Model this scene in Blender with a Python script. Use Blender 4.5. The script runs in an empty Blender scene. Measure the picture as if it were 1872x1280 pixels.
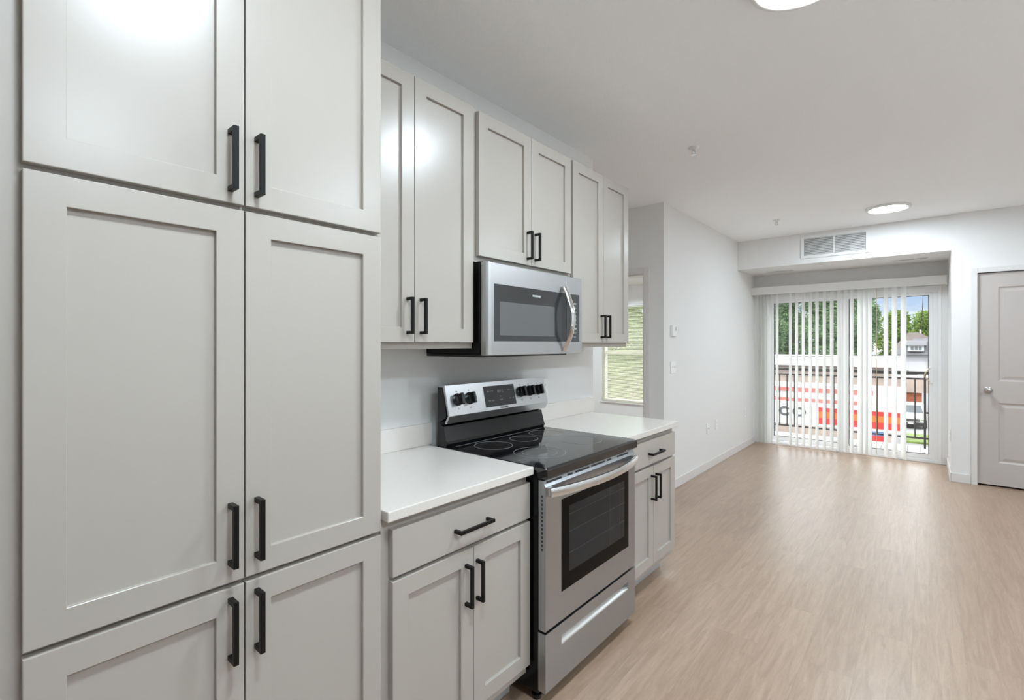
import bpy, bmesh, math, random
from mathutils import Vector, Matrix

random.seed(7)
S = bpy.context.scene
COL = S.collection
PI = math.pi

# ------------------------------------------------------------------ camera
YAW = 0.7057
cd = bpy.data.cameras.new('camera')
cam = bpy.data.objects.new('camera', cd)
COL.objects.link(cam)
cam.location = (1.78, 0.0, 1.385)
cam.rotation_euler = (PI / 2, 0, YAW)
cd.sensor_width = 36.0
cd.lens = 885.0 / 1872.0 * 36.0
cd.shift_y = -11.3 / 1872.0
cd.clip_start = 0.02
cd.clip_end = 500
S.camera = cam

# ------------------------------------------------------------------ view, sky, sun
S.view_settings.view_transform = 'Standard'
S.view_settings.look = 'None'
S.view_settings.gamma = 1.0
S.view_settings.exposure = 0.20
S.view_settings.use_curve_mapping = False
S.cycles.max_bounces = 16
S.cycles.diffuse_bounces = 10
S.cycles.glossy_bounces = 6

LAMP = 127.0          # radiance of the ceiling discs

w = bpy.data.worlds.new('sky')
S.world = w
w.use_nodes = True
nt = w.node_tree
nt.nodes.clear()
N = nt.nodes.new
L = nt.links.new
out = N('ShaderNodeOutputWorld')
bg = N('ShaderNodeBackground')
bg.inputs['Strength'].default_value = 2.3
tc = N('ShaderNodeTexCoord')
sep = N('ShaderNodeSeparateXYZ')
L(tc.outputs['Generated'], sep.inputs[0])
ramp = N('ShaderNodeValToRGB')
ramp.color_ramp.elements[0].position = 0.0
ramp.color_ramp.elements[0].color = (0.27, 0.31, 0.36, 1)
ramp.color_ramp.elements[1].position = 0.10
ramp.color_ramp.elements[1].color = (0.17, 0.25, 0.36, 1)
e = ramp.color_ramp.elements.new(0.32)
e.color = (1.9, 1.98, 2.0, 1)
L(sep.outputs['Z'], ramp.inputs[0])
mp = N('ShaderNodeMapping')
mp.inputs['Scale'].default_value = (3.0, 3.0, 14.0)
L(tc.outputs['Generated'], mp.inputs[0])
ns = N('ShaderNodeTexNoise')
ns.inputs['Scale'].default_value = 2.2
ns.inputs['Detail'].default_value = 6
ns.inputs['Roughness'].default_value = 0.55
L(mp.outputs[0], ns.inputs['Vector'])
cr = N('ShaderNodeValToRGB')
cr.color_ramp.elements[0].position = 0.42
cr.color_ramp.elements[0].color = (0, 0, 0, 1)
cr.color_ramp.elements[1].position = 0.62
cr.color_ramp.elements[1].color = (1, 1, 1, 1)
L(ns.outputs['Fac'], cr.inputs[0])
mx = N('ShaderNodeMixRGB')
mx.inputs[2].default_value = (0.45, 0.455, 0.47, 1)
fade = N('ShaderNodeMapRange')
fade.inputs['From Min'].default_value = 0.10
fade.inputs['From Max'].default_value = 0.30
fade.inputs['To Min'].default_value = 1.0
fade.inputs['To Max'].default_value = 0.0
L(sep.outputs['Z'], fade.inputs[0])
mulf = N('ShaderNodeMath')
mulf.operation = 'MULTIPLY'
L(cr.outputs[0], mulf.inputs[0])
L(fade.outputs[0], mulf.inputs[1])
L(mulf.outputs[0], mx.inputs[0])
L(ramp.outputs[0], mx.inputs[1])
L(mx.outputs[0], bg.inputs['Color'])
L(bg.outputs[0], out.inputs[0])

sd = bpy.data.lights.new('sun', 'SUN')
sd.energy = 1.6
sd.angle = 0.02
sd.color = (1.0, 0.96, 0.9)
sun = bpy.data.objects.new('sun', sd)
COL.objects.link(sun)
sun.rotation_euler = (math.radians(42), 0, math.radians(-28))

# ------------------------------------------------------------------ helpers
W = {}


def wloc(o):
    return W.get(o.name, Vector((0, 0, 0))) if o is not None else Vector((0, 0, 0))


def place(o, loc, parent=None):
    loc = Vector(loc)
    o.location = loc - wloc(parent)
    if parent is not None:
        o.parent = parent
    W[o.name] = loc


def tag(o, label, cat, group=None, kind=None):
    o['label'] = label
    o['category'] = cat
    if group:
        o['group'] = group
    if kind:
        o['kind'] = kind
    return o


def thing(name, label, cat, loc, group=None, kind=None):
    o = bpy.data.objects.new(name, None)
    o.empty_display_size = 0.1
    COL.objects.link(o)
    place(o, loc)
    return tag(o, label, cat, group, kind)


class MB:
    def __init__(self):
        self.bm = bmesh.new()

    def box(self, x0, x1, y0, y1, z0, z1):
        r = bmesh.ops.create_cube(self.bm, size=1.0)
        m = Matrix.Translation(((x0 + x1) / 2, (y0 + y1) / 2, (z0 + z1) / 2)) @ Matrix.Diagonal((abs(x1 - x0), abs(y1 - y0), abs(z1 - z0), 1))
        bmesh.ops.transform(self.bm, matrix=m, verts=r['verts'])
        return self

    def cyl(self, c, axis, r, h, seg=32, r2=None):
        """cylinder / cone starting at c and running h along axis"""
        g = bmesh.ops.create_cone(self.bm, cap_ends=True, segments=seg, radius1=r, radius2=r if r2 is None else r2, depth=h)
        a = Vector(axis).normalized()
        q = a.to_track_quat('Z', 'Y').to_matrix().to_4x4()
        m = Matrix.Translation(Vector(c) + a * h / 2) @ q
        bmesh.ops.transform(self.bm, matrix=m, verts=g['verts'])
        return self

    def sphere(self, c, r, sc=(1, 1, 1), seg=20):
        g = bmesh.ops.create_uvsphere(self.bm, u_segments=seg, v_segments=seg // 2, radius=r)
        m = Matrix.Translation(c) @ Matrix.Diagonal((*sc, 1))
        bmesh.ops.transform(self.bm, matrix=m, verts=g['verts'])
        return self

    def lathe(self, c, axis, prof, seg=32):
        """prof: list of (radius, distance along axis); closes on the axis where radius is 0"""
        a = Vector(axis).normalized()
        q = a.to_track_quat('Z', 'Y').to_matrix()
        c = Vector(c)
        rings = []
        for r, t in prof:
            if r < 1e-6:
                rings.append([self.bm.verts.new(c + q @ Vector((0, 0, t)))])
            else:
                rings.append([self.bm.verts.new(c + q @ Vector((r * math.cos(2 * PI * i / seg), r * math.sin(2 * PI * i / seg), t))) for i in range(seg)])
        for A, B in zip(rings, rings[1:]):
            for i in range(seg):
                j = (i + 1) % seg
                if len(A) == 1 and len(B) == 1:
                    continue
                if len(A) == 1:
                    self.bm.faces.new((A[0], B[j], B[i]))
                elif len(B) == 1:
                    self.bm.faces.new((A[i], A[j], B[0]))
                else:
                    self.bm.faces.new((A[i], A[j], B[j], B[i]))
        return self

    def prism(self, pts, axis, a, b):
        """pts: 2D polygon in the two other axes (in XYZ order), extruded from a to b along axis"""
        def mk(p, t):
            if axis == 'X':
                return (t, p[0], p[1])
            if axis == 'Y':
                return (p[0], t, p[1])
            return (p[0], p[1], t)
        A = [self.bm.verts.new(mk(p, a)) for p in pts]
        B = [self.bm.verts.new(mk(p, b)) for p in pts]
        n = len(pts)
        self.bm.faces.new(A)
        self.bm.faces.new(B[::-1])
        for i in range(n):
            j = (i + 1) % n
            self.bm.faces.new((A[j], A[i], B[i], B[j]))
        return self

    def sweep(self, path, sec, up=(0, 0, 1)):
        """sweep closed section [(u,v)] along path; u = side, v = up"""
        path = [Vector(p) for p in path]
        up = Vector(up)
        rings = []
        for i, p in enumerate(path):
            t = (path[min(i + 1, len(path) - 1)] - path[max(i - 1, 0)]).normalized()
            s = t.cross(up).normalized()
            v = s.cross(t).normalized()
            rings.append([self.bm.verts.new(p + s * a + v * b) for a, b in sec])
        n = len(sec)
        for A, B in zip(rings, rings[1:]):
            for i in range(n):
                j = (i + 1) % n
                self.bm.faces.new((A[i], A[j], B[j], B[i]))
        self.bm.faces.new(rings[0][::-1])
        self.bm.faces.new(rings[-1])
        return self

    def ring(self, c, r, wd, h=0.0006, seg=64):
        x, y, z = c
        return self.lathe((x, y, z), (0, 0, 1), [(r - wd, 0), (r + wd, 0), (r + wd, h), (r - wd, h), (r - wd, 0)], seg)

    def frame(self, axis, a, b, u0, u1, v0, v1, t):
        """rectangular frame of bar width t in the plane perpendicular to axis ('X': u=Y v=Z, 'Y': u=X v=Z)"""
        for (p0, p1, q0, q1) in ((u0, u1, v0, v0 + t), (u0, u1, v1 - t, v1), (u0, u0 + t, v0 + t, v1 - t), (u1 - t, u1, v0 + t, v1 - t)):
            if axis == 'X':
                self.box(a, b, p0, p1, q0, q1)
            elif axis == 'Y':
                self.box(p0, p1, a, b, q0, q1)
            else:
                self.box(p0, p1, q0, q1, a, b)
        return self

    def build(self, name, mat, parent=None, bevel=0.0, seg=2, smooth=None, kind=None):
        bm = self.bm
        bmesh.ops.recalc_face_normals(bm, faces=bm.faces[:])
        if bevel > 0:
            es = [e for e in bm.edges if len(e.link_faces) == 2 and e.calc_face_angle(0) > 0.6]
            bmesh.ops.bevel(bm, geom=es, offset=bevel, segments=seg, affect='EDGES', profile=0.5, clamp_overlap=True)
        if smooth:
            for e in bm.edges:
                if len(e.link_faces) == 2:
                    e.smooth = e.calc_face_angle(0) < smooth
            for f in bm.faces:
                f.smooth = True
        vs = [v.co for v in bm.verts]
        lo = Vector([min(v[i] for v in vs) for i in range(3)])
        hi = Vector([max(v[i] for v in vs) for i in range(3)])
        c = (lo + hi) / 2
        if parent is None:
            c.z = lo.z
        for v in bm.verts:
            v.co -= c
        me = bpy.data.meshes.new(name)
        bm.to_mesh(me)
        bm.free()
        me.materials.append(mat)
        o = bpy.data.objects.new(name, me)
        COL.objects.link(o)
        place(o, c, parent)
        if kind:
            o['kind'] = kind
        return o


def copy_tree(o, loc=None, parent=None):
    c = o.copy()
    COL.objects.link(c)
    if loc is not None:
        c.location = loc
    if parent is not None:
        c.parent = parent
    for ch in list(o.children):
        copy_tree(ch, None, c)
    return c


def text(s, size, mat, name, parent, origin, facing='X', tilt=0.0, width=None, extrude=0.0004, height=None, bold=0.0):
    """lettering centred on origin; facing 'X' (reads along +Y) or '-Y' (reads along +X)"""
    cu = bpy.data.curves.new('lettering', 'FONT')
    cu.body = s
    cu.size = size
    cu.extrude = extrude
    cu.offset = bold
    cu.align_x = 'CENTER'
    cu.align_y = 'CENTER'
    to = bpy.data.objects.new('lettering', cu)
    COL.objects.link(to)
    bpy.context.view_layer.update()
    me = bpy.data.meshes.new_from_object(to.evaluated_get(bpy.context.evaluated_depsgraph_get()))
    bpy.data.objects.remove(to)
    bpy.data.curves.remove(cu)
    xs = [v.co.x for v in me.vertices]
    ys = [v.co.y for v in me.vertices]
    kx = width / (max(xs) - min(xs)) if width else 1
    ky = height / (max(ys) - min(ys)) if height else (kx if width else 1)
    cx, cy = (max(xs) + min(xs)) / 2, (max(ys) + min(ys)) / 2
    ct, st = math.cos(tilt), math.sin(tilt)
    for v in me.vertices:
        a, b, d = (v.co.x - cx) * kx, (v.co.y - cy) * ky, v.co.z
        if facing == 'X':
            v.co = Vector((d * ct - b * st, a, b * ct + d * st))
        else:
            v.co = Vector((a, -d, b))
    me.name = name
    me.materials.clear()
    me.materials.append(mat)
    o = bpy.data.objects.new(name, me)
    COL.objects.link(o)
    place(o, origin, parent)
    return o


# ------------------------------------------------------------------ materials
def new_mat(name):
    m = bpy.data.materials.new(name)
    m.use_nodes = True
    return m, m.node_tree, m.node_tree.nodes['Principled BSDF']


def bump(nt, p, scale, strength, dist=0.002, detail=3, stretch=None, kind='noise'):
    tc = nt.nodes.new('ShaderNodeTexCoord')
    src = tc.outputs['Object']
    if stretch:
        mp = nt.nodes.new('ShaderNodeMapping')
        mp.inputs['Scale'].default_value = stretch
        nt.links.new(src, mp.inputs[0])
        src = mp.outputs[0]
    n = nt.nodes.new('ShaderNodeTexNoise')
    n.inputs['Scale'].default_value = scale
    n.inputs['Detail'].default_value = detail
    nt.links.new(src, n.inputs['Vector'])
    b = nt.nodes.new('ShaderNodeBump')
    b.inputs['Strength'].default_value = strength
    b.inputs['Distance'].default_value = dist
    nt.links.new(n.outputs['Fac'], b.inputs['Height'])
    nt.links.new(b.outputs[0], p.inputs['Normal'])
    return n


def mat(name, c, rough=0.5, metal=0.0, spec=0.5, bmp=None, var=None):
    m, nt, p = new_mat(name)
    p.inputs['Base Color'].default_value = (*c, 1)
    p.inputs['Roughness'].default_value = rough
    p.inputs['Metallic'].default_value = metal
    p.inputs['Specular IOR Level'].default_value = spec
    if bmp:
        bump(nt, p, *bmp)
    if var:
        sc, amt = var[0], var[1]
        tc = nt.nodes.new('ShaderNodeTexCoord')
        mp = nt.nodes.new('ShaderNodeMapping')
        mp.inputs['Scale'].default_value = var[2] if len(var) > 2 else (1, 1, 1)
        nt.links.new(tc.outputs['Object'], mp.inputs[0])
        n = nt.nodes.new('ShaderNodeTexNoise')
        n.inputs['Scale'].default_value = sc
        n.inputs['Detail'].default_value = 5
        nt.links.new(mp.outputs[0], n.inputs['Vector'])
        r = nt.nodes.new('ShaderNodeValToRGB')
        r.color_ramp.elements[0].position = 0.3
        r.color_ramp.elements[1].position = 0.7
        r.color_ramp.elements[0].color = (*[max(0, x * (1 - amt)) for x in c], 1)
        r.color_ramp.elements[1].color = (*[min(1, x * (1 + amt)) for x in c], 1)
        nt.links.new(n.outputs['Fac'], r.inputs[0])
        nt.links.new(r.outputs[0], p.inputs['Base Color'])
    return m


def emis(name, c, s):
    m, nt, p = new_mat(name)
    p.inputs['Base Color'].default_value = (*c, 1)
    p.inputs['Emission Color'].default_value = (*c, 1)
    p.inputs['Emission Strength'].default_value = s
    return m


def glass_mat(name, tint=(1, 1, 1), refl=0.03):
    m = bpy.data.materials.new(name)
    m.use_nodes = True
    nt = m.node_tree
    nt.nodes.clear()
    o = nt.nodes.new('ShaderNodeOutputMaterial')
    mix = nt.nodes.new('ShaderNodeMixShader')
    t = nt.nodes.new('ShaderNodeBsdfTransparent')
    t.inputs[0].default_value = (*tint, 1)
    g = nt.nodes.new('ShaderNodeBsdfGlossy')
    g.inputs['Roughness'].default_value = 0.02
    mix.inputs[0].default_value = refl
    nt.links.new(t.outputs[0], mix.inputs[1])
    nt.links.new(g.outputs[0], mix.inputs[2])
    nt.links.new(mix.outputs[0], o.inputs[0])
    return m


def translucent_mat(name, c, k=0.35):
    m = bpy.data.materials.new(name)
    m.use_nodes = True
    nt = m.node_tree
    nt.nodes.clear()
    o = nt.nodes.new('ShaderNodeOutputMaterial')
    mix = nt.nodes.new('ShaderNodeMixShader')
    d = nt.nodes.new('ShaderNodeBsdfDiffuse')
    t = nt.nodes.new('ShaderNodeBsdfTranslucent')
    d.inputs[0].default_value = (*c, 1)
    t.inputs[0].default_value = (*c, 1)
    mix.inputs[0].default_value = k
    nt.links.new(d.outputs[0], mix.inputs[1])
    nt.links.new(t.outputs[0], mix.inputs[2])
    nt.links.new(mix.outputs[0], o.inputs[0])
    return m


def steel_mat(name, c, rough, stretch):
    m, nt, p = new_mat(name)
    p.inputs['Base Color'].default_value = (*c, 1)
    p.inputs['Metallic'].default_value = 1.0
    p.inputs['Roughness'].default_value = rough
    n = bump(nt, p, 60, 0.06, 0.0006, 2, stretch)
    mr = nt.nodes.new('ShaderNodeMapRange')
    mr.inputs['To Min'].default_value = rough - 0.06
    mr.inputs['To Max'].default_value = rough + 0.08
    nt.links.new(n.outputs['Fac'], mr.inputs[0])
    nt.links.new(mr.outputs[0], p.inputs['Roughness'])
    return m


def floor_mat():
    m, nt, p = new_mat('oak_plank')
    Nn, Ln = nt.nodes.new, nt.links.new
    tc = Nn('ShaderNodeTexCoord')
    mp = Nn('ShaderNodeMapping')
    mp.inputs['Rotation'].default_value = (0, 0, PI / 2)
    Ln(tc.outputs['Object'], mp.inputs[0])
    br = Nn('ShaderNodeTexBrick')
    br.offset = 0.37
    br.inputs['Scale'].default_value = 1.0
    br.inputs['Brick Width'].default_value = 1.22
    br.inputs['Row Height'].default_value = 0.182
    br.inputs['Mortar Size'].default_value = 0.0009
    br.inputs['Mortar Smooth'].default_value = 0.3
    br.inputs['Color1'].default_value = (0.355, 0.246, 0.174, 1)
    br.inputs['Color2'].default_value = (0.405, 0.290, 0.210, 1)
    br.inputs['Mortar'].default_value = (0.30, 0.21, 0.155, 1)
    Ln(mp.outputs[0], br.inputs['Vector'])
    # per-plank offset for the grain
    add = Nn('ShaderNodeVectorMath')
    add.operation = 'ADD'
    sc = Nn('ShaderNodeVectorMath')
    sc.operation = 'SCALE'
    sc.inputs['Scale'].default_value = 40.0
    Ln(br.outputs['Color'], sc.inputs[0])
    Ln(mp.outputs[0], add.inputs[0])
    Ln(sc.outputs[0], add.inputs[1])
    m2 = Nn('ShaderNodeMapping')
    m2.inputs['Scale'].default_value = (1.1, 13.0, 1.0)
    Ln(add.outputs[0], m2.inputs[0])
    n1 = Nn('ShaderNodeTexNoise')
    n1.inputs['Scale'].default_value = 2.6
    n1.inputs['Detail'].default_value = 8
    n1.inputs['Roughness'].default_value = 0.62
    n1.inputs['Distortion'].default_value = 1.2
    Ln(m2.outputs[0], n1.inputs['Vector'])
    r = Nn('ShaderNodeValToRGB')
    r.color_ramp.elements[0].position = 0.34
    r.color_ramp.elements[0].color = (0.82, 0.79, 0.76, 1)
    r.color_ramp.elements[1].position = 0.66
    r.color_ramp.elements[1].color = (1.06, 1.06, 1.06, 1)
    Ln(n1.outputs['Fac'], r.inputs[0])
    mul = Nn('ShaderNodeMixRGB')
    mul.blend_type = 'MULTIPLY'
    mul.inputs[0].default_value = 1.0
    Ln(br.outputs['Color'], mul.inputs[1])
    Ln(r.outputs[0], mul.inputs[2])
    # fine cathedral lines
    m3 = Nn('ShaderNodeMapping')
    m3.inputs['Scale'].default_value = (2.2, 20.0, 1.0)
    Ln(add.outputs[0], m3.inputs[0])
    wv = Nn('ShaderNodeTexNoise')
    wv.inputs['Scale'].default_value = 9.0
    wv.inputs['Detail'].default_value = 4
    wv.inputs['Distortion'].default_value = 2.5
    Ln(m3.outputs[0], wv.inputs['Vector'])
    r2 = Nn('ShaderNodeValToRGB')
    r2.color_ramp.elements[0].position = 0.36
    r2.color_ramp.elements[0].color = (0.91, 0.89, 0.87, 1)
    r2.color_ramp.elements[1].position = 0.52
    r2.color_ramp.elements[1].color = (1, 1, 1, 1)
    Ln(wv.outputs['Fac'], r2.inputs[0])
    mul2 = Nn('ShaderNodeMixRGB')
    mul2.blend_type = 'MULTIPLY'
    mul2.inputs[0].default_value = 1.0
    Ln(mul.outputs[0], mul2.inputs[1])
    Ln(r2.outputs[0], mul2.inputs[2])
    Ln(mul2.outputs[0], p.inputs['Base Color'])
    p.inputs['Roughness'].default_value = 0.33
    p.inputs['Specular IOR Level'].default_value = 0.9
    bp = Nn('ShaderNodeBump')
    bp.inputs['Strength'].default_value = 0.22
    bp.inputs['Distance'].default_value = 0.0012
    Ln(wv.outputs['Fac'], bp.inputs['Height'])
    Ln(bp.outputs[0], p.inputs['Normal'])
    return m


M = {}
M['wall'] = mat('wall_paint', (0.765, 0.758, 0.748), 0.6, spec=0.3, bmp=(160, 0.10, 0.001, 3))
M['ceiling'] = mat('ceiling_texture', (0.94, 0.955, 0.97), 0.75, spec=0.2, bmp=(75, 0.55, 0.004, 4))
M['trim'] = mat('white_trim', (0.70, 0.675, 0.66), 0.4)
M['cab'] = mat('grey_cabinet_paint', (0.412, 0.378, 0.341), 0.27, bmp=(45, 0.05, 0.002, 2))
M['cabin'] = mat('cabinet_frame_paint', (0.412, 0.378, 0.341), 0.36)
M['toe'] = mat('toe_kick_vinyl', (0.42, 0.43, 0.43), 0.35)
M['blackmetal'] = mat('matte_black_metal', (0.005, 0.005, 0.005), 0.42, spec=0.22)
M['quartz'] = mat('white_quartz', (0.665, 0.625, 0.585), 0.16, var=(380, 0.06))
M['steel'] = steel_mat('brushed_steel_dim', (0.43, 0.45, 0.475), 0.30, (1, 1, 40))  # darker, cooler steel: dim reflections put into the base colour
M['steel_lit'] = steel_mat('brushed_steel_lit', (0.56, 0.565, 0.57), 0.30, (1, 1, 40))  # same steel and grain, with brighter reflections put into its colour
M['chrome'] = mat('polished_steel', (0.72, 0.72, 0.72), 0.12, 1.0)
M['satin'] = mat('satin_steel', (0.74, 0.74, 0.735), 0.28, 1.0)
M['nickel'] = mat('satin_nickel', (0.50, 0.49, 0.47), 0.25, 1.0)
M['blk'] = mat('black_enamel', (0.004, 0.004, 0.0045), 0.16, spec=0.3)
M['blkgloss'] = mat('black_gloss_panel', (0.006, 0.006, 0.0065), 0.10, spec=0.5)
M['blkplastic'] = mat('black_plastic', (0.01, 0.01, 0.01), 0.3)
M['cook'] = mat('black_ceramic_glass', (0.007, 0.007, 0.008), 0.05)
M['cook'].node_tree.nodes['Principled BSDF'].inputs['IOR'].default_value = 1.75
M['ovenglass'] = mat('dark_oven_glass', (0.003, 0.003, 0.003), 0.06, spec=0.07)
M['oveninner'] = mat('oven_inner_glass', (0.026, 0.026, 0.027), 0.12, spec=0.10)
M['rack'] = mat('oven_rack_wire', (0.06, 0.06, 0.06), 0.3)
M['mwglass'] = mat('dark_grey_glass', (0.035, 0.035, 0.036), 0.08)
M['mwglass'].node_tree.nodes['Principled BSDF'].inputs['IOR'].default_value = 1.6
M['mwscreen'] = mat('grey_mesh_screen', (0.115, 0.115, 0.115), 0.22)
M['display'] = mat('dark_grey_display', (0.045, 0.045, 0.047), 0.15)
M['print'] = mat('grey_print', (0.35, 0.35, 0.35), 0.5)
M['printdark'] = mat('dark_print', (0.10, 0.10, 0.10), 0.5)
M['printlight'] = mat('pale_print', (0.62, 0.62, 0.60), 0.5)
M['ring'] = mat('burner_ring_print', (0.28, 0.28, 0.28), 0.3)
M['whiteplastic'] = mat('white_plastic', (0.82, 0.82, 0.81), 0.35)
M['slot'] = mat('dark_slot', (0.05, 0.05, 0.05), 0.6)
M['greyplastic'] = mat('grey_plastic', (0.45, 0.46, 0.46), 0.4)
M['vinyl'] = mat('white_vinyl_frame', (0.80, 0.80, 0.80), 0.35)
M['gasket'] = mat('black_gasket', (0.02, 0.02, 0.02), 0.5)
M['glass'] = glass_mat('window_glass')
M['vane'] = translucent_mat('pvc_vane', (0.92, 0.92, 0.91), 0.45)
M['mini'] = translucent_mat('cream_blind_slat', (0.86, 0.84, 0.75), 0.45)
M['grille'] = mat('white_grille_metal', (0.78, 0.78, 0.775), 0.45)
M['ventgrey'] = mat('dark_vent_metal', (0.16, 0.16, 0.16), 0.5)
M['ventgrey2'] = mat('louvre_metal', (0.56, 0.56, 0.555), 0.5)
M['duct'] = mat('dark_duct', (0.05, 0.05, 0.05), 0.8)
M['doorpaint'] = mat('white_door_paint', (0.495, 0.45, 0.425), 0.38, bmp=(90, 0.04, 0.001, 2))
M['lamp'] = emis('lamp_diffuser', (0.83, 0.96, 1.05), LAMP)
M['floor'] = floor_mat()
M['railing'] = mat('bronze_black_railing', (0.018, 0.015, 0.013), 0.45)
M['deck'] = mat('pale_deck_board', (0.434, 0.434, 0.440), 0.6, var=(20, 0.1, (1, 8, 1)))
M['asphalt'] = mat('pale_asphalt', (0.248, 0.248, 0.248), 0.9, var=(0.6, 0.12))
M['grass'] = mat('lawn_grass', (0.149, 0.223, 0.050), 0.9, var=(3, 0.35))
M['white'] = mat('white_panel', (0.533, 0.533, 0.533), 0.5)
M['red'] = mat('red_band', (0.520, 0.018, 0.015), 0.4)
M['orange'] = mat('orange_band', (0.600, 0.105, 0.012), 0.4)
M['pinkred'] = mat('faded_red_rail', (0.360, 0.085, 0.070), 0.6)
M['letter'] = mat('charcoal_letter', (0.06, 0.065, 0.07), 0.4)
M['tan'] = mat('tan_stucco', (0.330, 0.265, 0.225), 0.8, var=(2, 0.08))
M['brick'] = mat('brown_brick', (0.280, 0.085, 0.040), 0.85, var=(6, 0.2))
M['siding'] = mat('pale_siding', (0.446, 0.446, 0.471), 0.7, var=(1.5, 0.06, (0.2, 0.2, 8)))
M['shingle'] = mat('grey_shingle', (0.084, 0.084, 0.092), 0.85, var=(5, 0.2))
M['brownroof'] = mat('brown_shingle', (0.080, 0.063, 0.058), 0.85, var=(4, 0.2))
M['pane'] = mat('dark_window_pane', (0.12, 0.14, 0.16), 0.1)
M['bark'] = mat('tree_bark', (0.10, 0.075, 0.055), 0.9, var=(8, 0.3))
M['carpaint'] = mat('white_car_paint', (0.508, 0.515, 0.521), 0.2)
M['carglass'] = mat('car_window', (0.16, 0.19, 0.21), 0.06)
M['tyre'] = mat('rubber_tyre', (0.02, 0.02, 0.02), 0.8)
M['blue'] = mat('blue_panel', (0.042, 0.119, 0.294), 0.4)
M['cable'] = mat('black_cable', (0.02, 0.02, 0.02), 0.6)
M['beige'] = mat('beige_handle', (0.55, 0.45, 0.32), 0.4)


def leaf_mat(name, dark, light, yellow):
    m = bpy.data.materials.new(name)
    m.use_nodes = True
    nt = m.node_tree
    nt.nodes.clear()
    o = nt.nodes.new('ShaderNodeOutputMaterial')
    tc = nt.nodes.new('ShaderNodeTexCoord')
    n = nt.nodes.new('ShaderNodeTexNoise')
    n.inputs['Scale'].default_value = 1.6
    n.inputs['Detail'].default_value = 6
    n.inputs['Roughness'].default_value = 0.7
    nt.links.new(tc.outputs['Object'], n.inputs['Vector'])
    r = nt.nodes.new('ShaderNodeValToRGB')
    r.color_ramp.elements[0].position = 0.36
    r.color_ramp.elements[0].color = (*dark, 1)
    r.color_ramp.elements[1].position = 0.62
    r.color_ramp.elements[1].color = (*light, 1)
    e = r.color_ramp.elements.new(0.76)
    e.color = (*yellow, 1)
    nt.links.new(n.outputs['Fac'], r.inputs[0])
    d = nt.nodes.new('ShaderNodeBsdfDiffuse')
    t = nt.nodes.new('ShaderNodeBsdfTranslucent')
    mix = nt.nodes.new('ShaderNodeMixShader')
    mix.inputs[0].default_value = 0.4
    nt.links.new(r.outputs[0], d.inputs[0])
    nt.links.new(r.outputs[0], t.inputs[0])
    nt.links.new(d.outputs[0], mix.inputs[1])
    nt.links.new(t.outputs[0], mix.inputs[2])
    nt.links.new(mix.outputs[0], o.inputs[0])
    return m


M['leafA'] = leaf_mat('deep_green_leaf', (0.055, 0.10, 0.055), (0.22, 0.32, 0.165), (0.42, 0.50, 0.32))
M['leafB'] = leaf_mat('bright_green_leaf', (0.065, 0.115, 0.025), (0.21, 0.30, 0.075), (0.37, 0.42, 0.15))

# ------------------------------------------------------------------ setting
CEIL = 2.69
KX = 0.0        # kitchen wall face
LX = -0.045     # living-room wall face
RX = 4.2        # right wall face
YB = -2.6       # wall behind the camera
YF = 7.43       # wall with the patio door
YD = 6.585      # wall with the panel door
AX = 1.985      # alcove right side
ST = 'structure'

MB().box(-4.1, RX + 0.1, YB - 0.1, YF + 0.15, -0.12, 0.0).build('floor', M['floor'], kind=ST)
MB().box(-4.1, RX + 0.1, YB - 0.1, YF + 0.15, CEIL, CEIL + 0.15).build('ceiling', M['ceiling'], kind=ST)
MB().box(-0.12, KX, YB, 2.97, 0, CEIL).build('wall_kitchen', M['wall'], kind=ST)
MB().box(-0.165, LX, 4.295, YF, 0, CEIL).build('wall_left', M['wall'], kind=ST)
MB().box(RX, RX + 0.1, YB, YF + 0.15, 0, CEIL).build('wall_right', M['wall'], kind=ST)
MB().box(-0.12, RX, YB - 0.1, YB, 0, CEIL).build('wall_back', M['wall'], kind=ST)
MB().box(-4.0, -0.12, 2.85, 2.97, 0, CEIL).build('wall_hall', M['wall'], kind=ST)
MB().box(-1.8, -1.7, 2.97, 4.295, 0, CEIL).build('wall_hall_end', M['wall'], kind=ST)
HD0, HD1, HDZ = -1.05, -0.237, 2.045
MB().box(-4.0, HD0, 4.295, 4.415, 0, CEIL).box(HD1, -0.165, 4.295, 4.415, 0, CEIL).box(HD0, HD1, 4.295, 4.415, HDZ, CEIL).build('wall_bedroom', M['wall'], kind=ST)
MB().box(-4.1, -4.0, 2.85, YF + 0.15, 0, CEIL).build('wall_bedroom_side', M['wall'], kind=ST)
# front wall with the patio opening and the bedroom window opening
P0, P1, PZ = 0.10, 1.90, 2.03
B0, B1, BZ0, BZ1 = -2.49, -1.45, 0.40, 2.05
f = MB()
f.box(-4.0, B0, YF, YF + 0.15, 0, CEIL).box(B0, B1, YF, YF + 0.15, 0, BZ0).box(B0, B1, YF, YF + 0.15, BZ1, CEIL)
f.box(B1, P0, YF, YF + 0.15, 0, CEIL).box(P0, P1, YF, YF + 0.15, PZ, CEIL).box(P1, RX, YF, YF + 0.15, 0, CEIL)
f.build('wall_front', M['wall'], kind=ST)
MB().box(LX, AX, 6.6, YF, 2.33, CEIL).build('wall_soffit', M['wall'], kind=ST)
MB().box(-4.0, -0.165, 6.6, YF, 2.36, CEIL).build('wall_bedroom_soffit', M['wall'], kind=ST)
D0, D1, DZ = 2.176, 3.0, 2.08
MB().box(AX, AX + 0.115, YD, YF, 0, CEIL).box(AX + 0.115, D0, YD, YD + 0.115, 0, CEIL).box(D0, D1, YD, YD + 0.115, DZ, CEIL).box(D1, RX, YD, YD + 0.115, 0, CEIL).build('wall_door_side', M['wall'], kind=ST)

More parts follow.
